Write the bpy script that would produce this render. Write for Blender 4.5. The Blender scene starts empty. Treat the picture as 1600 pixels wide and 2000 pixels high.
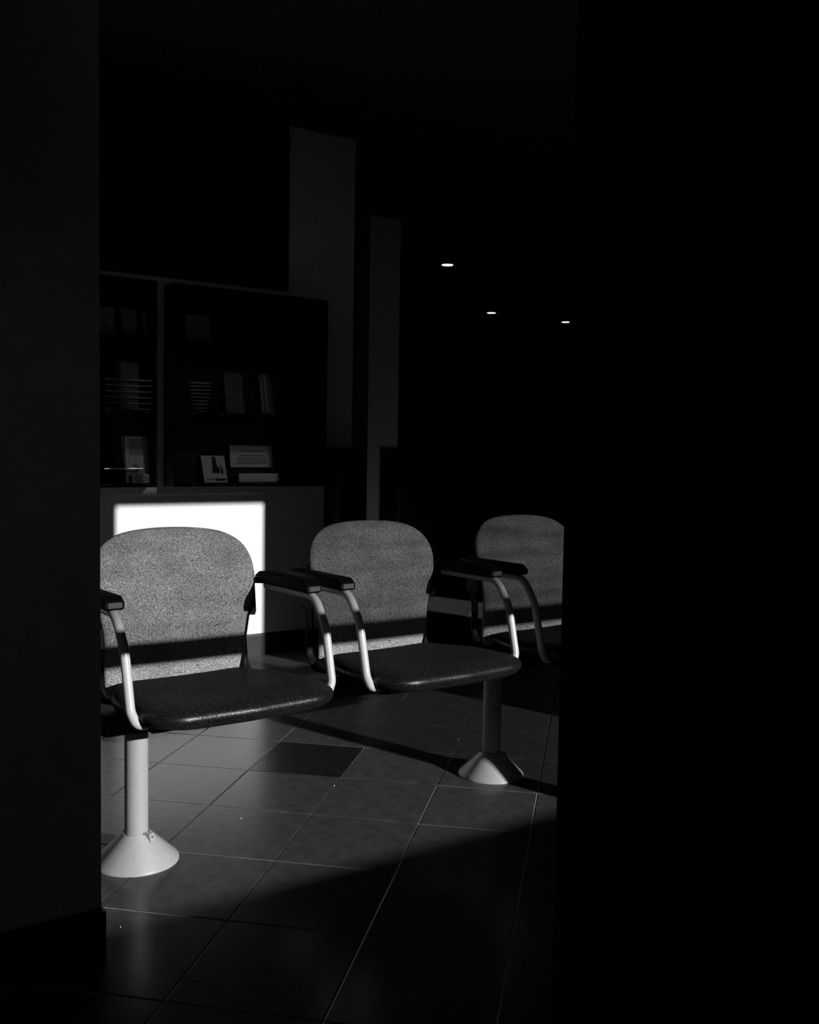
import bpy, bmesh, math, random
from mathutils import Vector, Matrix

random.seed(7)
S = bpy.context.scene
COL = S.collection
H = 1.09                                        # camera height above the floor

# ------------------------------------------------------------------ camera
YAW, PITCH, ROLL, FPX = math.radians(55.08), math.radians(3.60), math.radians(-0.95), 1947.4
cam_d = bpy.data.cameras.new('camera')
cam = bpy.data.objects.new('camera', cam_d)
COL.objects.link(cam)
fw = Vector((math.cos(YAW)*math.cos(PITCH), math.sin(YAW)*math.cos(PITCH), -math.sin(PITCH)))
rt = Vector((math.sin(YAW), -math.cos(YAW), 0))
dn = fw.cross(rt)
r2 = rt*math.cos(ROLL) + dn*math.sin(ROLL)
d2 = -rt*math.sin(ROLL) + dn*math.cos(ROLL)
cam.matrix_world = Matrix(((r2.x, -d2.x, -fw.x, 0), (r2.y, -d2.y, -fw.y, 0), (r2.z, -d2.z, -fw.z, H), (0, 0, 0, 1)))
cam_d.sensor_fit = 'HORIZONTAL'
cam_d.sensor_width = 36
cam_d.lens = 36*FPX/1600
cam_d.clip_start = 0.02
S.camera = cam

# ------------------------------------------------------------------ world, sun, exposure
W = bpy.data.worlds.new('world')
S.world = W
W.use_nodes = True
W.node_tree.nodes['Background'].inputs[0].default_value = (.9, .95, 1, 1)
W.node_tree.nodes['Background'].inputs[1].default_value = 0.004
AZ, EL = 0.282, 0.320                           # sideways and downward drift of the sun per metre along +Y
sun_d = bpy.data.lights.new('sun', 'SUN')
sun_d.energy = 6.5
sun_d.angle = math.radians(0.53)
sun = bpy.data.objects.new('sun', sun_d)
COL.objects.link(sun)
sun.location = (4, -6, 4)
sun.rotation_euler = Vector((-AZ, 1, -EL)).to_track_quat('-Z', 'Y').to_euler()
S.view_settings.view_transform = 'Standard'
S.view_settings.look = 'None'
S.view_settings.gamma = 1
S.view_settings.use_curve_mapping = False
S.view_settings.exposure = 0
try:
    S.cycles.use_denoising = True
    S.cycles.max_bounces = 8
    S.cycles.transparent_max_bounces = 16
    S.cycles.sample_clamp_indirect = 4
except Exception:
    pass

# ------------------------------------------------------------------ materials
def mat(name, col, rough=.5, spec=.5, noise=None, bump=None, metal=0.0, emit=None):
    """noise = (scale, low, high) multiplies the colour by a noise between low and high; bump = (scale, strength, distance)"""
    m = bpy.data.materials.new(name)
    m.use_nodes = True
    nt = m.node_tree
    b = nt.nodes['Principled BSDF']
    c = (col, col, col, 1) if isinstance(col, (int, float)) else (*col, 1)
    b.inputs['Base Color'].default_value = c
    b.inputs['Roughness'].default_value = rough
    b.inputs['Specular IOR Level'].default_value = spec
    b.inputs['Metallic'].default_value = metal
    if emit:
        b.inputs['Emission Color'].default_value = (1, 1, 1, 1)
        b.inputs['Emission Strength'].default_value = emit
    tc = nt.nodes.new('ShaderNodeTexCoord')
    if noise:
        n = nt.nodes.new('ShaderNodeTexNoise')
        n.inputs['Scale'].default_value = noise[0]
        n.inputs['Detail'].default_value = 4
        n.inputs['Roughness'].default_value = .6
        nt.links.new(tc.outputs['Object'], n.inputs['Vector'])
        r = nt.nodes.new('ShaderNodeMapRange')
        r.inputs['From Min'].default_value = .3
        r.inputs['From Max'].default_value = .7
        r.inputs['To Min'].default_value = noise[1]
        r.inputs['To Max'].default_value = noise[2]
        nt.links.new(n.outputs['Fac'], r.inputs['Value'])
        mx = nt.nodes.new('ShaderNodeVectorMath')
        mx.operation = 'SCALE'
        mx.inputs[0].default_value = c[:3]
        nt.links.new(r.outputs['Result'], mx.inputs['Scale'])
        nt.links.new(mx.outputs['Vector'], b.inputs['Base Color'])
    if bump:
        n2 = nt.nodes.new('ShaderNodeTexNoise')
        n2.inputs['Scale'].default_value = bump[0]
        n2.inputs['Detail'].default_value = 3
        nt.links.new(tc.outputs['Object'], n2.inputs['Vector'])
        bp = nt.nodes.new('ShaderNodeBump')
        bp.inputs['Strength'].default_value = bump[1]
        bp.inputs['Distance'].default_value = bump[2]
        nt.links.new(n2.outputs['Fac'], bp.inputs['Height'])
        nt.links.new(bp.outputs['Normal'], b.inputs['Normal'])
    return m

def glass_mat(name, tint, refl=1.0):
    """thin pane: tinted transmission with Fresnel reflection"""
    m = bpy.data.materials.new(name)
    m.use_nodes = True
    nt = m.node_tree
    for n in list(nt.nodes):
        nt.nodes.remove(n)
    out = nt.nodes.new('ShaderNodeOutputMaterial')
    t = nt.nodes.new('ShaderNodeBsdfTransparent')
    t.inputs[0].default_value = (tint, tint, tint, 1)
    g = nt.nodes.new('ShaderNodeBsdfGlossy')
    g.inputs['Roughness'].default_value = .02
    g.inputs['Color'].default_value = (refl, refl, refl, 1)
    fr = nt.nodes.new('ShaderNodeFresnel')
    fr.inputs['IOR'].default_value = 1.45
    mx = nt.nodes.new('ShaderNodeMixShader')
    nt.links.new(fr.outputs[0], mx.inputs[0])
    nt.links.new(t.outputs[0], mx.inputs[1])
    nt.links.new(g.outputs[0], mx.inputs[2])
    nt.links.new(mx.outputs[0], out.inputs[0])
    return m

def dimmer_mat(name, lo, hi):
    """added sunlight dimmer whose clearness varies in long level streaks"""
    m = bpy.data.materials.new(name)
    m.use_nodes = True
    nt = m.node_tree
    for n in list(nt.nodes):
        nt.nodes.remove(n)
    out = nt.nodes.new('ShaderNodeOutputMaterial')
    t = nt.nodes.new('ShaderNodeBsdfTransparent')
    tc = nt.nodes.new('ShaderNodeTexCoord')
    mp = nt.nodes.new('ShaderNodeMapping')
    mp.inputs['Scale'].default_value = (1.5, 1, 26)
    n = nt.nodes.new('ShaderNodeTexNoise')
    n.inputs['Scale'].default_value = 1
    n.inputs['Detail'].default_value = 3
    r = nt.nodes.new('ShaderNodeMapRange')
    r.inputs['From Min'].default_value = .3
    r.inputs['From Max'].default_value = .7
    r.inputs['To Min'].default_value = lo
    r.inputs['To Max'].default_value = hi
    nt.links.new(tc.outputs['Object'], mp.inputs[0])
    nt.links.new(mp.outputs[0], n.inputs['Vector'])
    nt.links.new(n.outputs['Fac'], r.inputs['Value'])
    nt.links.new(r.outputs['Result'], t.inputs[0])
    nt.links.new(t.outputs[0], out.inputs[0])
    return m

def fabric_mat(name, lo, hi, scale=420, rough=.8, spec=.2, bump=.5, sparkle=None):
    """woven upholstery: light and dark yarn specks with a fine relief"""
    m = bpy.data.materials.new(name)
    m.use_nodes = True
    nt = m.node_tree
    L = nt.links.new
    b = nt.nodes['Principled BSDF']
    b.inputs['Roughness'].default_value = rough
    b.inputs['Specular IOR Level'].default_value = spec
    tc = nt.nodes.new('ShaderNodeTexCoord')
    n = nt.nodes.new('ShaderNodeTexNoise')
    n.inputs['Scale'].default_value = scale
    n.inputs['Detail'].default_value = 2
    n.inputs['Roughness'].default_value = .7
    L(tc.outputs['Object'], n.inputs['Vector'])
    cr = nt.nodes.new('ShaderNodeValToRGB')
    cr.color_ramp.elements[0].position = .36
    cr.color_ramp.elements[0].color = (lo, lo, lo, 1)
    cr.color_ramp.elements[1].position = .68
    cr.color_ramp.elements[1].color = (hi, hi, hi, 1)
    L(n.outputs['Fac'], cr.inputs['Fac'])
    big = nt.nodes.new('ShaderNodeTexNoise')
    big.inputs['Scale'].default_value = 9
    big.inputs['Detail'].default_value = 3
    L(tc.outputs['Object'], big.inputs['Vector'])
    mr = nt.nodes.new('ShaderNodeMapRange')
    mr.inputs['From Min'].default_value = .3
    mr.inputs['From Max'].default_value = .7
    mr.inputs['To Min'].default_value = .8
    mr.inputs['To Max'].default_value = 1.15
    L(big.outputs['Fac'], mr.inputs['Value'])
    mx = nt.nodes.new('ShaderNodeVectorMath')
    mx.operation = 'SCALE'
    L(cr.outputs['Color'], mx.inputs[0])
    L(mr.outputs['Result'], mx.inputs['Scale'])
    L(mx.outputs['Vector'], b.inputs['Base Color'])
    bp = nt.nodes.new('ShaderNodeBump')
    bp.inputs['Strength'].default_value = bump
    bp.inputs['Distance'].default_value = .0012
    L(n.outputs['Fac'], bp.inputs['Height'])
    L(bp.outputs['Normal'], b.inputs['Normal'])
    if sparkle:                                  # shiny yarns among matt ones
        d = nt.nodes.new('ShaderNodeBsdfDiffuse')
        d.inputs['Roughness'].default_value = .8
        L(mx.outputs['Vector'], d.inputs['Color'])
        L(bp.outputs['Normal'], d.inputs['Normal'])
        sp = nt.nodes.new('ShaderNodeMapRange')
        sp.inputs['From Min'].default_value = .40
        sp.inputs['From Max'].default_value = .70
        sp.inputs['To Min'].default_value = .001
        sp.inputs['To Max'].default_value = sparkle
        L(n.outputs['Fac'], sp.inputs['Value'])
        g = nt.nodes.new('ShaderNodeBsdfAnisotropic')
        g.inputs['Roughness'].default_value = rough
        L(sp.outputs['Result'], g.inputs['Color'])
        L(bp.outputs['Normal'], g.inputs['Normal'])
        ad = nt.nodes.new('ShaderNodeAddShader')
        L(d.outputs[0], ad.inputs[0])
        L(g.outputs[0], ad.inputs[1])
        L(ad.outputs[0], nt.nodes['Material Output'].inputs[0])
        nt.nodes.remove(b)
    return m

M = {
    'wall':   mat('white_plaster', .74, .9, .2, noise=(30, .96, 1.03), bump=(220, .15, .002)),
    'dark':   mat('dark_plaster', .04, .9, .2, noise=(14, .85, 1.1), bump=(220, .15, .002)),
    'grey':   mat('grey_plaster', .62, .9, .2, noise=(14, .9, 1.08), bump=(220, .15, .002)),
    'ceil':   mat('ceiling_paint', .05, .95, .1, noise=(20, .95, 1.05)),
    'base':   mat('black_skirting', .012, .5, .3, noise=(30, .8, 1.2)),
    'grout':  mat('pale_grout', .42, .95, .1, noise=(60, .6, 1.2)),
    'tile':   mat('dark_stone_tile', .050, .23, .15, noise=(22, .75, 1.25), bump=(45, .10, .0015)),
    'tile_d': mat('black_stone_tile', .013, .23, .14, noise=(22, .75, 1.25), bump=(45, .10, .0015)),
    'fabric': fabric_mat('grey_woven_fabric', .01, .50, 420, .85, .15, .35),
    'seat':   fabric_mat('dark_woven_seat_fabric', .001, .016, 420, .34, .13, .30, .085),
    'plastic': mat('black_plastic', .004, .6, .12, noise=(120, .8, 1.2)),
    'pad':    mat('black_rubber_pad', .004, .6, .1, noise=(90, .8, 1.2), bump=(300, .1, .001)),
    'cap':    mat('grey_end_cap', .07, .5, .3, noise=(90, .8, 1.2)),
    'tube':   mat('pale_grey_enamel', .42, .28, .6, noise=(40, .96, 1.04)),
    'pole':   mat('grey_powder_coat', .29, .42, .5, noise=(60, .95, 1.05)),
    'beam':   mat('black_steel', .012, .5, .4, noise=(50, .8, 1.2)),
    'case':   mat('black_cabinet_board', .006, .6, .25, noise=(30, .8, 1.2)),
    'paper':  mat('white_paper', .62, .7, .3, noise=(25, .9, 1.05)),
    'paper_d': mat('printed_paper', .20, .5, .4, noise=(35, .3, 1.3)),
    'ink':    mat('black_ink', .02, .6, .2, noise=(100, .8, 1.2)),
    'mirrored_sky':   mat('reflection_card', .85, .35, .5, noise=(18, .5, 1.1)),
    'metal':  mat('chrome', .8, .2, .5, metal=1, noise=(50, .9, 1.05)),
    'lip':    mat('polished_metal', .85, .10, .5, metal=1, noise=(50, .95, 1.02)),
    'wire':   mat('white_enamel_wire', .85, .2, .8, noise=(50, .95, 1.02)),
    'frame':  mat('dark_aluminium', .05, .5, .4, noise=(50, .9, 1.1)),
    'counter': mat('black_laminate', .003, .6, .12, noise=(30, .8, 1.2)),
    'label':  mat('dark_grey_label', .03, .5, .3, noise=(30, .8, 1.2)),
    'lamp':   mat('lamp_glow', .8, .5, .3, emit=4.0),
    'trim':   mat('white_lamp_ring', .5, .5, .3, noise=(40, .95, 1.05)),
    'ground': mat('asphalt', .012, .9, .2, noise=(30, .7, 1.3)),
    'crumb':  mat('pale_crumb', .6, .8, .2, noise=(90, .8, 1.1)),
    'pane':   glass_mat('clear_glass', .94),
    'pane_b': glass_mat('darkened_glass', .38),  # pane darkened to dim the sun low on the last chair
    'dimmer_a': dimmer_mat('thin_dimmer', .42, .60),
    'dimmer_b': dimmer_mat('streaked_dimmer', .15, .28),
    'dimmer_c': dimmer_mat('dense_dimmer', .065, .14),
    'tint_a': glass_mat('dark_tinted_glass', .035),
    'tint_b': glass_mat('black_tinted_glass', .012),
    'cglass': glass_mat('cabinet_glass', .80),
}

# ------------------------------------------------------------------ mesh helpers
def finish(name, bm, m, parent=None, smooth=False, loc=None, angle=35):
    me = bpy.data.meshes.new(name)
    bmesh.ops.recalc_face_normals(bm, faces=bm.faces)
    bm.to_mesh(me)
    bm.free()
    me.materials.append(M[m] if isinstance(m, str) else m)
    if smooth:
        me.shade_smooth()
        try:
            me.set_sharp_from_angle(angle=math.radians(angle))
        except Exception:
            pass
    o = bpy.data.objects.new(name, me)
    COL.objects.link(o)
    if parent:
        o.parent = parent
    if loc:
        o.location = loc
    return o

def tag(o, label=None, cat=None, group=None, kind=None):
    if label: o['label'] = label
    if cat: o['category'] = cat
    if group: o['group'] = group
    if kind: o['kind'] = kind
    return o

def empty(name, loc=(0, 0, 0), rz=0, label=None, cat=None, group=None, kind=None):
    o = bpy.data.objects.new(name, None)
    o.empty_display_size = .1
    COL.objects.link(o)
    o.location = loc
    o.rotation_euler = (0, 0, rz)
    return tag(o, label, cat, group, kind)

def bx(bm, x0, x1, y0, y1, z0, z1, bev=0.0, mtx=None):
    v = [bm.verts.new((x, y, z)) for x in (x0, x1) for y in (y0, y1) for z in (z0, z1)]
    f = [(0, 1, 3, 2), (4, 6, 7, 5), (0, 4, 5, 1), (2, 3, 7, 6), (0, 2, 6, 4), (1, 5, 7, 3)]
    fs = [bm.faces.new([v[i] for i in q]) for q in f]
    if bev > 0:
        es = {e for q in fs for e in q.edges}
        r = bmesh.ops.bevel(bm, geom=list(es), offset=bev, segments=2, affect='EDGES', profile=.5)
        v = list({w for q in r['faces'] for w in q.verts} | {w for w in v if w.is_valid})
    if mtx:
        bmesh.ops.transform(bm, matrix=mtx, verts=[w for w in v if w.is_valid])
    return v

def box(name, x0, x1, y0, y1, z0, z1, m, parent=None, bev=0.0, mtx=None):
    bm = bmesh.new()
    bx(bm, x0, x1, y0, y1, z0, z1, bev, mtx)
    return finish(name, bm, m, parent, smooth=bev > 0)

def fillet(pts, rad, n=7):
    pts = [Vector(p) for p in pts]
    out = [pts[0]]
    for i in range(1, len(pts)-1):
        a, b, c = pts[i-1], pts[i], pts[i+1]
        r = rad[i-1] if isinstance(rad, (list, tuple)) else rad
        u, w = (a-b).normalized(), (c-b).normalized()
        ang = u.angle(w)
        d = min(r/math.tan(ang/2), .49*(a-b).length, .49*(c-b).length)
        p, q = b+u*d, b+w*d
        for k in range(n+1):
            t = k/n
            out.append(p*(1-t)**2 + b*2*t*(1-t) + q*t*t)
    out.append(pts[-1])
    return out

def sweep(bm, path, r, n=14, flat=1.0, closed=False, caps=True):
    path = [Vector(p) for p in path]
    N = len(path)
    T = []
    for i in range(N):
        if closed:
            t = path[(i+1) % N]-path[i-1]
        else:
            t = path[min(i+1, N-1)]-path[max(i-1, 0)]
        T.append(t.normalized())
    up = Vector((1, 0, 0)) if abs(T[0].x) < .8 else Vector((0, 0, 1))
    u = (up - T[0]*up.dot(T[0])).normalized()
    rings = []
    for i in range(N):
        u = (u - T[i]*u.dot(T[i])).normalized()
        v = T[i].cross(u)
        rings.append([bm.verts.new(path[i] + (u*math.cos(2*math.pi*k/n) + v*math.sin(2*math.pi*k/n)*flat)*r) for k in range(n)])
    for i in range(N if closed else N-1):
        a, b = rings[i], rings[(i+1) % N]
        for k in range(n):
            bm.faces.new((a[k], a[(k+1) % n], b[(k+1) % n], b[k]))
    if caps and not closed:
        bm.faces.new(rings[0])
        bm.faces.new(rings[-1][::-1])

def lathe(bm, prof, n=48, cx=0, cy=0):
    rings = [[bm.verts.new((cx+r*math.cos(2*math.pi*k/n), cy+r*math.sin(2*math.pi*k/n), z)) for k in range(n)] for r, z in prof]
    for a, b in zip(rings, rings[1:]):
        for k in range(n):
            bm.faces.new((a[k], a[(k+1) % n], b[(k+1) % n], b[k]))
    return rings

def prism(bm, poly, axis, a, b):
    """extrude a 2-D polygon; axis 'y' takes (x, z) points, axis 'x' takes (y, z) points"""
    def P(p, t):
        return (p[0], t, p[1]) if axis == 'y' else (t, p[0], p[1])
    A = [bm.verts.new(P(p, a)) for p in poly]
    B = [bm.verts.new(P(p, b)) for p in poly]
    bm.faces.new(A)
    bm.faces.new(B[::-1])
    n = len(poly)
    for i in range(n):
        bm.faces.new((A[i], A[(i+1) % n], B[(i+1) % n], B[i]))

def cushion(bm, outline, front, back, rings=(0, .25, .45, .62, .76, .86, .93, .97, .992, 1.0)):
    """outline: closed list of 2-D points; front(p, s) / back(p, s) give 3-D points, s = 0 centre .. 1 rim"""
    n = len(outline)
    cx = sum(p[0] for p in outline)/n
    cy = sum(p[1] for p in outline)/n
    def ring(fn, s):
        return [bm.verts.new(fn((cx+(p[0]-cx)*s, cy+(p[1]-cy)*s), s)) for p in outline]
    rim = ring(front, 1.0)
    for fn in (front, back):
        prev = [bm.verts.new(fn((cx, cy), 0))]
        for s in rings[1:]:
            cur = rim if s == 1.0 else ring(fn, s)
            for k in range(n):
                if len(prev) == 1:
                    bm.faces.new((prev[0], cur[k], cur[(k+1) % n]))
                else:
                    bm.faces.new((prev[k], cur[k], cur[(k+1) % n], prev[(k+1) % n]))
            prev = cur

def interp(x, tab):
    """smooth monotone-ish lookup: tab = [(x, y), ...]"""
    if x <= tab[0][0]: return tab[0][1]
    for (a, p), (b, q) in zip(tab, tab[1:]):
        if x <= b:
            t = (x-a)/(b-a)
            t = t*t*(3-2*t)*.5 + t*.5
            return p+(q-p)*t
    return tab[-1][1]

# ------------------------------------------------------------------ setting: floor with its tiles
floor = box('floor', -3, 12, -2, 11.5, -.10, -.0018, 'grout')
tag(floor, 'dark stone tile floor laid diagonally with pale grout lines', None, kind='structure')
ANG = math.radians(45 - .6147)
DA = Vector((math.cos(ANG), math.sin(ANG), 0))
DB = Vector((math.sin(ANG), -math.cos(ANG), 0))
SA, SB = .3437, .3239                            # pitch of the tiles along DA and DB
O = Vector((.7392, 2.7645, 0))
G = .0021                                        # half a joint
def tile_verts(bm, a0, a1, b0, b1, off):
    lo, mid, hi, ch = -.004, -.0005, 0.0, .0010
    rings = []
    for z, d in ((lo, 0), (mid, 0), (hi, ch)):
        rings.append([bm.verts.new(off + DA*a + DB*b + Vector((0, 0, z))) for a, b in ((a0+d, b0+d), (a1-d, b0+d), (a1-d, b1-d), (a0+d, b1-d))])
    for p, q in zip(rings, rings[1:]):
        for k in range(4):
            bm.faces.new((p[k], p[(k+1) % 4], q[(k+1) % 4], q[k]))
    bm.faces.new(rings[-1])
tm = {}
for key in ('tile', 'tile_d'):
    bm = bmesh.new()
    tile_verts(bm, G, SA-G, G, SB-G, Vector((0, 0, 0)))
    me = bpy.data.meshes.new(key)
    bmesh.ops.recalc_face_normals(bm, faces=bm.faces)
    bm.to_mesh(me)
    bm.free()
    me.materials.append(M[key])
    tm[key] = me
cand = []
for i in range(-45, 45):
    for j in range(-45, 45):
        c = O + DB*SB*(i+.5) + DA*SA*(j+.5)
        if -1.2 < c.x < 11.6 and -1.0 < c.y < 11.1:
            d = Vector((c.x, c.y, -H))
            z = d.dot(fw)
            seen = False
            if z > .3:
                px, py = 800+FPX*d.dot(r2)/z, 1000+FPX*d.dot(d2)/z
                seen = 60 < px < 1240 and py < 2150
            cand.append((0 if seen else 1, c.length, i, j))
cand.sort()
rest = bmesh.new()
for n, (s, dist, i, j) in enumerate(cand):
    off = O + DB*SB*i + DA*SA*j
    if n < 290:
        key = 'tile_d' if (i, j) == (1, 2) else 'tile'
        o = bpy.data.objects.new('tile', tm[key])
        COL.objects.link(o)
        o.parent = floor
        o.location = off
        o.location.z = random.uniform(-.0004, .0004)
        o.rotation_euler = (random.gauss(0, .0006), random.gauss(0, .0006), 0)
        if key == 'tile_d':
            o['label'] = 'single tile darker than its neighbours'
    else:
        tile_verts(rest, G, SA-G, G, SB-G, off)
tag(finish('outer_tiles', rest, 'tile', floor), kind='stuff')

# ------------------------------------------------------------------ setting: walls and ceiling
CH = 2.75
YW, YP = 4.70, 2.05                              # back wall, near partition
bm = bmesh.new()
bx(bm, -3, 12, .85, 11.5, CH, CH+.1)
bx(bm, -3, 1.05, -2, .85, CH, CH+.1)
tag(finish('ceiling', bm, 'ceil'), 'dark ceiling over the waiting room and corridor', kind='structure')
tag(box('wall_back', -2.9, 2.885, YW, YW+.16, 0, CH, 'wall'), 'white plaster wall behind the chairs', kind='structure')
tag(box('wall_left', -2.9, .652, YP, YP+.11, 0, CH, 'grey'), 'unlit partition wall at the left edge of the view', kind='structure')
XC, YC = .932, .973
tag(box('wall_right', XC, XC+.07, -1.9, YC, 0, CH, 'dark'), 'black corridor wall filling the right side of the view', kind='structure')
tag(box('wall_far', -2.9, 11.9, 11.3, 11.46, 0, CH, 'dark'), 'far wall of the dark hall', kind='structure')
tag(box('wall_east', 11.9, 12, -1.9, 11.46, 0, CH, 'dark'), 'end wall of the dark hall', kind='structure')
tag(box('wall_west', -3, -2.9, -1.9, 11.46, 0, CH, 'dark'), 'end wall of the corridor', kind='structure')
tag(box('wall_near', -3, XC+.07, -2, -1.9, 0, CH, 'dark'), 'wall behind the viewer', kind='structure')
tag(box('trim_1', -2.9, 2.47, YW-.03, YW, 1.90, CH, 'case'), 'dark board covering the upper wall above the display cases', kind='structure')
def skirting(name, x0, x1, yf, yb, endx=None):
    bm = bmesh.new()
    d = .008
    prism(bm, [(yf, 0), (yf-d, 0), (yf-d, .100), (yf-d*.35, .112), (yf, .112)], 'x', x0, x1)
    if endx is not None:
        bx(bm, endx-.002, endx+d, yf-d, yb, 0, .104)
    return tag(finish(name, bm, 'base'), 'black skirting board', kind='structure')
skirting('baseboard_back', -2.9, 2.885, YW, YW+.16, 2.885)
skirting('baseboard_left', -2.9, .652, YP, YP+.11, .652)

# pier standing behind the end of the back wall
tag(box('wall_pier', 3.878, 4.140, 6.10, 6.265, 0, CH, 'wall'), 'pale wall pier beyond the end of the white wall', kind='structure')

# ------------------------------------------------------------------ setting: the glazed front that lets the sun in (right of the corridor wall)
Y0, Y1 = .89, .95
ZS, ZR0, ZR1, ZT = .330, 1.042, 1.090, 2.010
def wall_panel(name, x0, x1, z0, z1, lab):
    return tag(box(name, x0, x1, Y0, Y1, z0, z1, 'dark'), lab, kind='structure')
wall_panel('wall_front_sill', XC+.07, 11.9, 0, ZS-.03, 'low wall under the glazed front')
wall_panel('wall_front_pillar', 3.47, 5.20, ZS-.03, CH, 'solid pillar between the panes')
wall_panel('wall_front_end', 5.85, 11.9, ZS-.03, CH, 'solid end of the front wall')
def glazed(n, x0, x1, left, right, dimmers=(), low='pane'):
    w = empty('window_%d' % n, (x0, (Y0+Y1)/2, ZS-.03), kind='structure')
    w['label'] = 'glazed front bay %d letting the low sun in' % n
    ox, oy, oz = w.location
    def part(nm, a, b, c, d, e, f, m):
        return box(nm, a-ox, b-ox, c-oy, d-oy, e-oz, f-oz, m, w, bev=.003)
    part('sill', x0, x1, Y0-.01, Y1+.01, ZS-.03, ZS, 'frame')
    part('rail', x0, x1, Y0, Y1, ZR0, ZR1, 'frame')
    part('transom', x0, x1, Y0, Y1, ZT, ZT+.05, 'frame')
    part('head', x0, x1, Y0, Y1, 2.69 if n < 3 else ZT+.05, CH, 'frame')
    for a, b in (left, right):
        part('jamb', a, b, Y0, Y1, ZS, CH-.06, 'frame')
    yc = (Y0+Y1)/2
    for z0, z1, m in ((ZS, ZR0, low), (ZR1, ZT, 'pane'), (ZT+.05, 2.26, 'tint_a'), (2.26, 2.69, 'tint_b')):  # unseen upper panes, tinted in steps to fade sunlight up the wall
        if n == 3 and z0 > ZT: continue
        bm = bmesh.new()
        q = [bm.verts.new((x-ox, yc-oy, z-oz)) for x, z in ((left[1], z0), (right[0], z0), (right[0], z1), (left[1], z1))]
        bm.faces.new(q)
        finish('pane', bm, m, w)
    for a, b, m in dimmers:                        # added sheets above the rail that dim the sun on the chair backs
        bm = bmesh.new()
        q = [bm.verts.new((x-ox, yc+.004-oy, z-oz)) for x, z in ((a, ZR1+.002), (b, ZR1+.002), (b, 1.50), (a, 1.50))]
        bm.faces.new(q)
        finish('dimmer_strip', bm, m, w)
glazed(1, XC+.07, 2.588, (XC+.07, XC+.072), (2.546, 2.588), [(XC+.072, 1.92, 'dimmer_a'), (1.92, 2.546, 'dimmer_b')])
glazed(2, 2.588, 3.47, (2.588, 2.632), (3.42, 3.47), [(2.632, 3.27, 'dimmer_c')], 'pane_b')
glazed(3, 5.20, 5.85, (5.20, 5.22), (5.80, 5.85))
tag(box('ground', -20, 40, -40, Y0, -.16, -.06, 'ground'), 'dark paving outside the glazed front', kind='structure')
tag(box('wall_sun_cutoff', 1.2, 14, -1.75, -1.60, -.06, 1.207, 'ground'), 'unseen low wall added outside to cut off the lowest sunlight', kind='structure')  # added wall; its distance softens the near edge of the sunlight

# ------------------------------------------------------------------ beam and chairs
ROW = math.radians(2.3)
X1, YR = 1.081, 2.36                             # first chair's centre, front plane of the arm tubes
def along(k):                                    # place of chair k on the row
    return Vector((X1 + .683*k*math.cos(ROW), YR + .683*k*math.sin(ROW), 0))

bench = empty('seating_beam', (X1, YR, 0), ROW, 'black steel beam on grey round pedestals carrying the row of chairs', 'beam')
def loc_on_row(x, y):
    d = Vector((x-X1, y-YR))
    return d.x*math.cos(ROW)+d.y*math.sin(ROW), -d.x*math.sin(ROW)+d.y*math.cos(ROW)
lx0, ly0 = loc_on_row(.800, 2.505)
bm = bmesh.new()
bx(bm, lx0, 1.75, ly0-.03, ly0+.03, .345, .402, .004)
finish('beam', bm, 'beam', bench, True)
box('end_cap', lx0-.006, lx0, ly0-.028, ly0+.028, .347, .400, 'plastic', bench, .002)
for px, py in ((.889, 2.503), (2.132, 2.548)):
    cx, cy = loc_on_row(px, py)
    bm = bmesh.new()
    lathe(bm, [(.0, .060), (.0305, .060), (.0305, .344), (.0, .344)], 40, cx, cy)
    pole = finish('pole', bm, 'pole', bench, True)
    bm = bmesh.new()
    lathe(bm, [(.0315, .075), (.036, .0765), (.0372, .074), (.109, .006), (.110, .003), (.110, 0), (.106, 0)], 64, cx, cy)
    foot = finish('foot_cone', bm, 'pole', bench, True, angle=50)
    bm = bmesh.new()                             # small screw lug on the cone
    a = math.radians(-62)
    mt = Matrix.Translation((cx, cy, 0)) @ Matrix.Rotation(a, 4, 'Z')
    prism(bm, [(.030, .080), (.049, .079), (.055, .058), (.048, .060)], 'y', -.0085, .0085)
    bmesh.ops.transform(bm, matrix=mt, verts=bm.verts)
    lug = finish('lug', bm, 'pole', foot)
    bm = bmesh.new()
    p0 = mt @ Vector((.049, .001, .071))
    p1 = mt @ Vector((.0528, .001, .0702))
    sweep(bm, [p0, p1], .0024, 10)
    finish('screw', bm, 'ink', foot)

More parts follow.
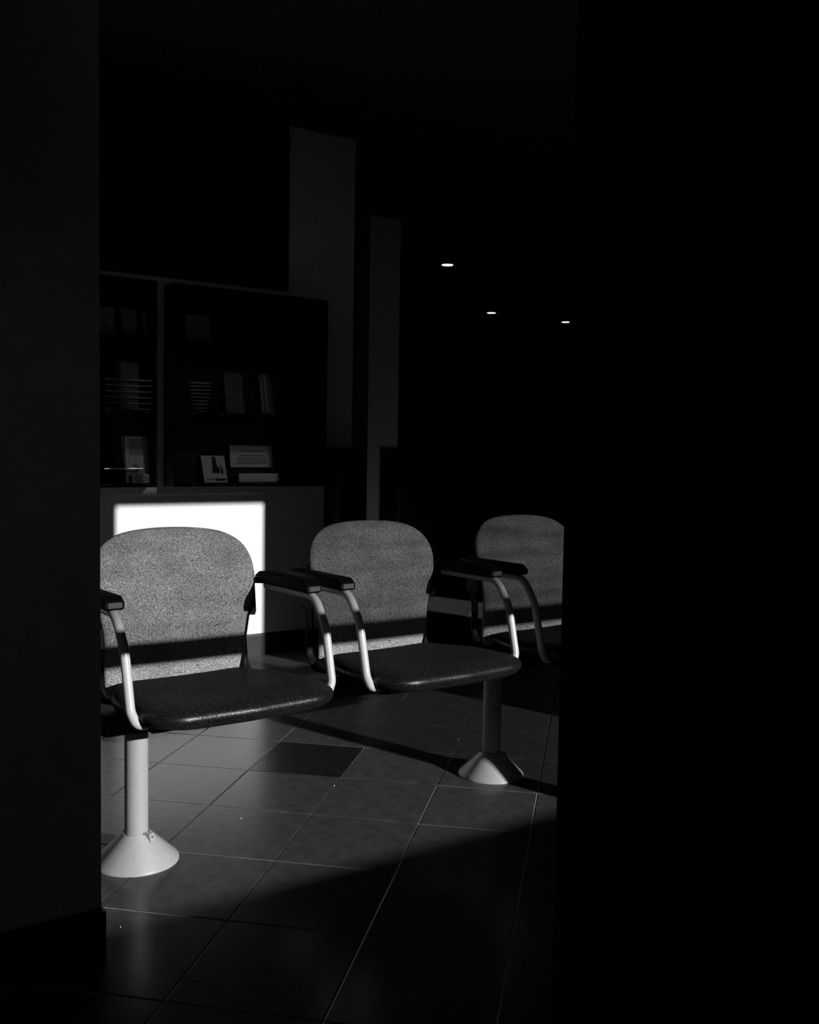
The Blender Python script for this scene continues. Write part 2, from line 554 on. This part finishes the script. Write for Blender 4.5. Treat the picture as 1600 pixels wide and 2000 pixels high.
# ---- chair parts (local: x along the row, y towards the wall, origin on the floor at the arm-tube plane)
BACK_W = [(.395, .190), (.42, .207), (.47, .214), (.52, .2145), (.565, .2165), (.60, .2215), (.64, .2315), (.68, .2405), (.715, .2435), (.745, .2425), (.773, .236),
          (.795, .2245), (.8135, .207), (.829, .184), (.8415, .153), (.8495, .108), (.854, .05)]
def back_outline(scale=1.0):
    pts = [(0, .855)]
    for z, w in reversed(BACK_W): pts.append((w*scale, z))
    pts.append((.12, .388)); pts.append((0, .386)); pts.append((-.12, .388))
    for z, w in BACK_W: pts.append((-w*scale, z))
    return smooth_closed(pts, 120)
def smooth_closed(pts, n):
    """Catmull-Rom through a closed point list, resampled evenly"""
    P = [Vector((p[0], p[1])) for p in pts]
    dense = []
    N = len(P)
    for i in range(N):
        a, b, c, d = P[i-1], P[i], P[(i+1) % N], P[(i+2) % N]
        for k in range(8):
            t = k/8
            dense.append(.5*((2*b)+(c-a)*t+(2*a-5*b+4*c-d)*t*t+(3*b-a-3*c+d)*t**3))
    cum = [0]
    for i in range(len(dense)): cum.append(cum[-1]+(dense[(i+1) % len(dense)]-dense[i]).length)
    out, j = [], 0
    for k in range(n):
        t = cum[-1]*k/n
        while cum[j+1] < t: j += 1
        f = (t-cum[j])/max(1e-9, cum[j+1]-cum[j])
        q = dense[j].lerp(dense[(j+1) % len(dense)], f)
        out.append((q.x, q.y))
    return out
BO = -.048                                      # how far the backs stand forward of the rear pivots
BACK_Y = [(z, y+BO) for z, y in ((.38, .392), (.44, .388), (.50, .380), (.57, .378), (.64, .384), (.72, .396), (.80, .414), (.87, .434))]
def back_base(x, z):
    return interp(z, BACK_Y) - .030*(x/.24)**2
def round_prof(s, p=5.0):
    return max(0.0, 1-s**p)**.5
def back_front(p, s): return (p[0], back_base(*p) - .030*round_prof(s), p[1])
def back_rear(p, s): return (p[0], back_base(*p) + .010*round_prof(s), p[1])
def shell_front(p, s): return (p[0], back_base(*p)+.006 - .004*round_prof(s), p[1])
def shell_rear(p, s): return (p[0], back_base(*p)+.006 + .022*round_prof(s, 8), p[1])

def seat_outline(grow=0.0):
    """plan of the seat: rounded front corners, gently bowed front edge, narrower rear"""
    hw, rw, f, r = .267+grow, .216+grow, -.166-grow, .295+grow
    pts = []
    R = .098
    for k in range(9):                           # front right corner
        a = -math.pi/2 + k/8*math.pi/2
        pts.append((hw-R+R*math.cos(a), f+.004+R+R*math.sin(a)))
    pts += [(hw+.002, .06), (hw-.010, .14), (rw+.012, .215)]
    for k in range(5):
        a = k/4*math.pi/2
        pts.append((rw-.05+.05*math.cos(a), r-.05+.05*math.sin(a)))
    right = pts
    left = [(-x, y) for x, y in reversed(right)]
    return smooth_closed(right + [(0, r)] + left + [(-.07, f+.003), (0, f), (.07, f+.003)], 120)
def seat_mid(x, y):
    t = (y+.16)/.46
    return .4405 - .017*t + .004*(x/.26)**2 - .010*max(0, .25-t)**1
def seat_top(p, s):
    x, y = p
    t = (y+.16)/.50
    hollow = .010*math.exp(-((t-.62)/.33)**2)*(1-(x/.27)**2)
    return (x, y, seat_mid(x, y) + .034*round_prof(s, 6) - hollow*max(0, 1-s**4))
def seat_bot(p, s):
    return (p[0], p[1], seat_mid(*p) - .033*round_prof(s, 10))
def shell_top(p, s):
    return (p[0], p[1], seat_mid(*p) - .012 - .001*round_prof(s))
def shell_bot(p, s):
    return (p[0], p[1], seat_mid(*p) - .012 - .026*round_prof(s, 8))

def build_chair(loc, label):
    c = empty('waiting_chair', loc, ROW, label, 'chair', 'fabric chairs on the beam')
    bm = bmesh.new(); cushion(bm, seat_outline(), seat_top, seat_bot)
    finish('seat', bm, 'seat', c, True, angle=80)
    bm = bmesh.new(); cushion(bm, seat_outline(-.016), shell_top, shell_bot)
    finish('seat_shell', bm, 'plastic', c, True, angle=60)
    bm = bmesh.new(); cushion(bm, back_outline(), back_front, back_rear)
    finish('backrest', bm, 'fabric', c, True, angle=80)
    bm = bmesh.new(); cushion(bm, back_outline(.965), shell_front, shell_rear)
    finish('back_shell', bm, 'plastic', c, True, angle=60)
    by = (2.505-YR) + (0)
    box('mounting_plate', -.11, .11, by-.09, by+.09, .401, .412, 'beam', c, .003)
    for s in (-1, 1):
        bm = bmesh.new()                         # dark wedge flange at the waist of the back
        prism(bm, [(s*.232, .722), (s*.250, .722), (s*.258, .60), (s*.254, .587), (s*.214, .590), (s*.205, .604)], 'y', .372+BO, .400+BO)
        finish('back_flange', bm, 'plastic', c)
        bm = bmesh.new()                         # curved bar from under the seat up to the back
        path = fillet([(s*.232, .388+BO, .600), (s*.222, .392+BO, .52), (s*.226, .388+BO, .44), (s*.232, .345+BO, .402), (s*.17, .20, .399)], .05)
        sweep(bm, path, .014, 12, .55)
        finish('back_bar', bm, 'plastic', c, True)
        bm = bmesh.new()                         # bent arm tube
        path = fillet([(s*.285, .310, .678), (s*.285, .035, .678), (s*.285, -.021, .60), (s*.284, -.057, .455), (s*.270, -.060, .422), (s*.240, -.052, .417)],
                      [.075, .10, .045, .045], 9)
        sweep(bm, path, .0118, 18)
        finish('arm_tube', bm, 'tube', c, True, angle=60)
        bm = bmesh.new()                         # black clamp that takes the tube under the seat
        bx(bm, min(s*.235, s*.12), max(s*.235, s*.12), -.070, -.028, .396, .424, .003)
        finish('arm_clamp', bm, 'plastic', c, True)
        bm = bmesh.new()                         # black link from the arm to the back
        sweep(bm, fillet([(s*.285, .28, .690), (s*.285, .365+BO, .690), (s*.236, .392+BO, .690)], .03), .013, 10, .7)
        finish('back_link', bm, 'plastic', c, True)
        bm = bmesh.new()                         # arm pad: bar with slanted ends
        prism(bm, [(.043, .685), (.037, .690), (.037, .704), (.060, .719), (.318, .719), (.340, .706), (.342, .694), (.330, .684)], 'x', s*.285-.0265, s*.285+.0265)
        es = [e for e in bm.edges if abs(e.verts[0].co.x-e.verts[1].co.x) < 1e-5]
        bmesh.ops.bevel(bm, geom=es, offset=.007, segments=2, affect='EDGES', profile=.5)
        pad = finish('arm_pad', bm, 'pad', c, True)
        bm = bmesh.new()
        bx(bm, s*.285-.018, s*.285+.018, .0355, .039, .6905, .7045, .001)
        finish('pad_end', bm, 'cap', pad)
    return c

def copy_tree(o, parent=None):
    c = o.copy()
    COL.objects.link(c)
    if parent: c.parent = parent
    for ch in list(o.children): copy_tree(ch, c)
    return c
LAB = ['grey fabric waiting chair in front of the bright sunlit patch of wall',
       'grey fabric waiting chair in the middle of the row, between two others',
       'grey fabric waiting chair half hidden by the black wall, last of the row']
first = build_chair(along(0), LAB[0])
for k in (1, 2):
    c = copy_tree(first)
    c.location = along(k)
    c['label'] = LAB[k]

# ------------------------------------------------------------------ wall display cases
YG = 4.57                                        # front of the cases
def display_case(x0, x1, z0, z1, shelves, studs, label):
    xm = (x0+x1)/2
    c = empty('display_case', (xm, YW, z0), 0, label, 'display case', 'glazed wall display cases')
    def B(nm, a, b, cc, d, e, f, m='case', bev=.002):
        return box(nm, a-xm, b-xm, cc-YW, d-YW, e-z0, f-z0, m, c, bev)
    B('back_panel', x0+.012, x1-.012, YW-.012, YW-.001, z0+.012, z1-.012, bev=0)
    B('side_panel', x0, x0+.016, YG+.006, YW-.001, z0, z1)
    B('side_panel', x1-.016, x1, YG+.006, YW-.001, z0, z1)
    B('bottom_panel', x0+.016, x1-.016, YG+.006, YW-.001, z0, z0+.020)
    B('top_panel', x0+.016, x1-.016, YG+.006, YW-.001, z1-.020, z1)
    for z in shelves:
        B('shelf', x0+.017, x1-.017, YG+.012, YW-.013, z-.014, z)
    bm = bmesh.new()
    q = [bm.verts.new((a-xm, YG+.0055-YW, z-z0)) for a, z in ((x0+.004, z0+.004), (x1-.004, z0+.004), (x1-.004, z1-.004), (x0+.004, z1-.004))]
    bm.faces.new(q)
    finish('glass_door', bm, 'cglass', c)
    for x, z in studs:
        bm = bmesh.new()
        sweep(bm, [(x-xm, YG+.004-YW, z-z0), (x-xm, YG-.002-YW, z-z0)], .0032, 12)
        finish('stud', bm, 'metal', c, True)
    return c
SH = (1.255, 1.600)
display_case(.86, 1.728, .889, 1.86, SH, [(x, z) for z in (.902, 1.244, 1.588) for x in (1.12, 1.495, 1.674)],
             'black glass-fronted wall case cut off by the left partition, above the sunlit patch')
display_case(1.806, 2.654, .889, 1.86, SH, [(x, z) for z in (.902, 1.244, 1.588) for x in (1.907, 2.053, 2.251, 2.50)],
             'whole wide black glass-fronted wall case, right of the cut-off one')

YB = 4.685                                       # inner face of the case backs
def card(name, x0, x1, z0, z1, m, label, cat, group=None, lean=.035, thick=.004, lines=(), inkm='ink'):
    """a card or booklet standing on a shelf and leaning back; lines = (x0, x1, z) fractions of print"""
    w, h = x1-x0, z1-z0
    c = empty(name, ((x0+x1)/2, YB-.016-lean, z0+.0005), 0, label, cat, group)
    c.rotation_euler = (-math.atan2(lean, h), 0, 0)
    bm = bmesh.new()
    bx(bm, -w/2, w/2, 0, thick, 0, h, .0008)
    finish('sheet', bm, m, c)
    if lines:
        for a, b, z, t in lines:
            box('print_line', -w/2+a*w, -w/2+b*w, -.0006, .0002, z*h-t/2, z*h+t/2, inkm, c)
    return c

S3, S2, S1 = 1.600, 1.255, .909
for k, (a, b) in enumerate(((1.462, 1.552), (1.588, 1.657), (1.691, 1.722-.014))):  # added cards stand in for bright sky mirrored in the case glass
    card('reflection_card', a, b, S3, S3+.130, 'mirrored_sky', ('card standing in for a reflection by the partition edge, cut-off case top shelf',
         'brightest card standing in for a reflection, middle of three, cut-off case top shelf',
         'narrow card standing in for a reflection, right side of the cut-off case, top shelf')[k], 'card', 'cards standing in for reflections on the top shelves', lean=.02)
card('reflection_card', 1.905, 2.031, S3, S3+.132, 'mirrored_sky', 'single wide dim card standing in for a reflection, top shelf of the wide case', 'card', 'cards standing in for reflections on the top shelves', lean=.02)

def wire_basket(cx, y, z, rx, ry, h, n, label, shrink, turn=0, sq=1.0):
    b = empty('wire_basket', (cx, y, z), turn, label, 'basket', 'wire baskets on the middle shelves')
    N = 36
    pw = lambda v: math.copysign(abs(v)**sq, v)
    def ring(k):
        t = k/(n-1)
        q = 1-(1-t)**2*(1-shrink)
        zz = .0025+t*(h-.004)
        return [(rx*q*pw(math.cos(2*math.pi*a/N)), ry*q*pw(math.sin(2*math.pi*a/N)), zz) for a in range(N)]
    for k in range(n):
        bm = bmesh.new()
        sweep(bm, ring(k), .0019 if k < n-1 else .0024, 6, closed=True)
        finish('ring_wire', bm, 'wire', b, True)
    for a in range(0, N, 6):
        bm = bmesh.new()
        sweep(bm, [ring(k)[a] for k in range(n)], .0012, 6)
        finish('upright_wire', bm, 'beam', b, True)
    return b
wire_basket(1.600, 4.618, S2, .108, .028, .140, 6, 'long wire basket standing in for striped reflections before a booklet, cut-off case', .97, -.034, .1)  # added wires stand in for bright stripes mirrored in the glass
wire_basket(1.966, 4.635, S2, .062, .036, .145, 9, 'round wire basket narrowing to its base in the wide case', .45)

card('booklet', 1.547, 1.668, S2, S2+.225, 'paper_d', 'tall booklet behind the wire basket in the cut-off case', 'booklet', 'booklets in the display cases', lean=.012)
card('booklet', 2.105, 2.205, S2, S2+.208, 'paper_d', 'thin dark booklet next to the round wire basket', 'booklet', 'booklets in the display cases', lean=.045)
card('booklet', 2.300, 2.413, S2, S2+.212, 'paper_d', 'dark booklet with a pale spine, second to the right of the round wire basket', 'booklet', 'booklets in the display cases', lean=.045,
     lines=((.05, .12, .45, .16), (.24, .32, .5, .18)), inkm='paper')
# little figurine-like stand with a forked top
st = empty('forked_stand', (2.580, 4.63, S2), 0, 'small dark forked stand at the right end of the middle shelf', 'stand')
bm = bmesh.new(); lathe(bm, [(0, 0), (.045, 0), (.045, .006), (.03, .022), (.012, .05), (.008, .09), (0, .09)], 24); finish('base', bm, 'paper_d', st, True)
bm = bmesh.new()
sweep(bm, fillet([(-.022, 0, .19), (-.018, 0, .13), (0, 0, .085)], .02), .006, 10)
sweep(bm, fillet([(.022, 0, .19), (.020, 0, .13), (0, 0, .085)], .02), .006, 10)
finish('fork', bm, 'paper_d', st, True)

# bottom shelf of the cut-off case: folded leaflet with an arrow mark, in a clear holder
lf = card('leaflet', 1.600, 1.712, S1, S1+.222, 'paper', 'tall folded leaflet with text lines and an arrow mark in the cut-off case', 'leaflet', lean=.03,
          lines=[(.18, .80, .93-.036*k, .0028) for k in range(10)])
bm = bmesh.new()
for a, b in (((-.020, .085), (.012, .070)), ((.012, .070), (-.010, .050))):
    d = Vector((b[0]-a[0], b[1]-a[1])); nrm = Vector((-d.y, d.x)).normalized()*.0025
    prism(bm, [(a[0]+nrm.x, a[1]+nrm.y), (b[0]+nrm.x, b[1]+nrm.y), (b[0]-nrm.x, b[1]-nrm.y), (a[0]-nrm.x, a[1]-nrm.y)], 'y', -.0012, .0002)
finish('arrow_mark', bm, 'ink', lf)
bm = bmesh.new()
prism(bm, [(-.056, 0), (-.064, .222), (-.058, .222), (-.050, 0)], 'y', .012, .016)
finish('folded_leaf', bm, 'paper', lf)
tg = card('title_card', 1.620, 1.716, S1, S1+.043, 'paper', 'small white title card at the foot of the leaflet', 'card', lean=.006, lines=[(.15, .65, .78, .003), (.12, .9, .56, .003), (.15, .88, .32, .003), (.2, .7, .14, .003)])
tg.location.y = 4.612
hd = empty('leaflet_tray', (1.580, 4.600, S1), -.030, 'added clear tray with a metal lip turned to glint, before the leaflet', 'tray')  # added tray; its lip is turned to give the bright reflected line
bm = bmesh.new(); bx(bm, -.095, .088, 0, .0025, 0, .068); finish('front_sheet', bm, 'cglass', hd)
bm = bmesh.new(); sweep(bm, [(-.096, .001, .0675), (.088, .001, .0697)], .0030, 12); finish('lip', bm, 'lip', hd, True)
bm = bmesh.new(); sweep(bm, [(.088, .001, .0), (.088, .001, .115)], .0012, 6); finish('side_wire', bm, 'metal', hd, True)

# bottom shelf of the wide case: picture leaflet, text box, dark box
pl = card('picture_leaflet', 1.985, 2.110, S1, S1+.142, 'paper', 'white leaflet with a dark figure printed on it, leaning in the wide case', 'leaflet', lean=.055,
          lines=((.10, .55, .12, .004), (.5, .95, .10, .012)))
bm = bmesh.new()
prism(bm, [(-.005, .135), (.012, .138), (.016, .09), (.030, .07), (.024, .045), (.008, .050), (-.012, .047)], 'y', -.0012, .0002)
prism(bm, [(.034, .10), (.046, .06), (.044, .042), (.034, .046)], 'y', -.0012, .0002)
finish('dark_figure', bm, 'ink', pl)
tb = empty('text_box', (2.275, 4.600, S1), 0, 'open pale box with printed lines on its upright lid in the wide case', 'box')
box('tray_front', -.112, .112, 0, .006, .004, .046, 'paper', tb, .001)
box('tray_base', -.108, .108, .004, .056, .0, .006, 'paper_d', tb)
mt = Matrix.Translation((-.012, .052, .075)) @ Matrix.Rotation(-.15, 4, 'X')
bm = bmesh.new(); bx(bm, -.122, .118, 0, .005, 0, .112, .001, mt); finish('lid', bm, 'paper', tb)
for z, w in ((.084, .075), (.060, .07), (.046, .085), (.034, .08), (.022, .085)):
    bm = bmesh.new(); bx(bm, -w, w, -.0008, .0004, z-.0017, z+.0017, 0, mt); finish('print_line', bm, 'ink', tb)
db = empty('dark_box', (2.49, 4.60, S1), 0, 'dark box at the right end of the bottom shelf', 'box')
box('body', -.075, .075, 0, .06, 0, .15, 'label', db, .002)
box('lid', -.078, .078, -.003, .063, .15, .19, 'label', db, .002)

# ------------------------------------------------------------------ things beyond the end of the white wall
cb = empty('tall_cabinet', (2.765, 4.60, 0), 0, 'narrow black waist-high cabinet at the end of the white wall', 'cabinet')
box('body', -.060, .098, -.085, .085, .04, 1.075, 'counter', cb, .003)
box('top', -.064, .100, -.090, .088, 1.075, 1.090, 'counter', cb, .003)
box('plinth', -.055, .094, -.075, .080, 0, .04, 'base', cb)
box('label_plate', -.050, .085, -.0875, -.084, .955, 1.025, 'label', cb, .001)
ct = empty('reception_counter', (3.995, 6.06, 0), 0, 'long black reception counter under the ceiling spots', 'counter')
box('front_panel', 0, 5.2, 0, .030, .06, 1.05, 'counter', ct, .003)
box('body', .16, 5.2, .030, .55, .06, 1.05, 'counter', ct, .003)
box('plinth', .02, 5.2, .008, .036, 0, .06, 'base', ct)
box('worktop', -.004, 5.22, -.012, .036, 1.05, 1.083, 'counter', ct, .003)
box('edge_strip', .125, .150, -.004, .002, .06, 1.05, 'label', ct, .001)
bm = bmesh.new(); sweep(bm, [(.045, .002, .66), (.045, -.006, .66)], .006, 12); finish('lock', bm, 'metal', ct, True)

# ------------------------------------------------------------------ ceiling spots
for k, (x, y) in enumerate(((5.433, 7.252), (7.717, 9.400), (8.966, 9.428))):
    d = empty('ceiling_spot', (x, y, CH), 0, ('largest and highest of the three glowing ceiling spots', 'middle ceiling spot, between the other two glowing discs',
              'ceiling spot farthest from the white wall, beside the black wall edge')[k], 'ceiling light', 'recessed ceiling spots')
    bm = bmesh.new(); lathe(bm, [(.050, -.0005), (.050, -.007), (.060, -.005), (.062, -.0005)], 40); finish('trim_ring', bm, 'trim', d, True)
    bm = bmesh.new(); r = lathe(bm, [(.0495, -.002), (.049, -.008), (.03, -.010), (.012, -.0108)], 40); bm.faces.new(r[-1]); finish('lens', bm, 'lamp', d, True)

# added fill lamp and fixture out of view, to lift the left partition
sp = empty('fill_spot', (-.55, .35, CH), 0, 'added dim fill spot in the corridor ceiling, unseen, brightening the left partition', 'ceiling light')
bm = bmesh.new(); lathe(bm, [(.0, -.0005), (.055, -.0005), (.055, -.012), (.020, -.018), (0, -.018)], 32); finish('base', bm, 'trim', sp, True)
aim = (Vector((.72, YP, .30)) - Vector((-.55, .35, CH-.05))).normalized()
q = aim.to_track_quat('-Z', 'Y').to_matrix().to_4x4()
bm = bmesh.new(); lathe(bm, [(0, .04), (.028, .04), (.032, -.03), (.029, -.03), (.024, -.01), (0, -.01)], 32)
bmesh.ops.transform(bm, matrix=Matrix.Translation((0, 0, -.055)) @ q, verts=bm.verts)
finish('fill_head', bm, 'trim', sp, True)
ld = bpy.data.lights.new('fill_bulb', 'SPOT')
ld.energy = 2.2
ld.spot_size = math.radians(47)
ld.spot_blend = 1.0
ld.shadow_soft_size = .02
lo = bpy.data.objects.new('fill_bulb', ld)
COL.objects.link(lo)
lo.parent = sp
lo.location = Vector((0, 0, -.055)) + aim*.035
lo.rotation_euler = aim.to_track_quat('-Z', 'Y').to_euler()

# ------------------------------------------------------------------ crumbs on the floor
bm = bmesh.new()
for x, y in ((.99, 2.62), (.745, 2.50), (.73, 2.16), (1.245, 2.62), (2.28, 2.92), (1.62, 2.72), (.80, 2.80)):
    bmesh.ops.create_icosphere(bm, subdivisions=1, radius=.0022, matrix=Matrix.Translation((x, y, .0018)))
tag(finish('crumbs', bm, 'crumb'), 'tiny pale crumbs scattered on the dark tiles', 'crumbs', kind='stuff')
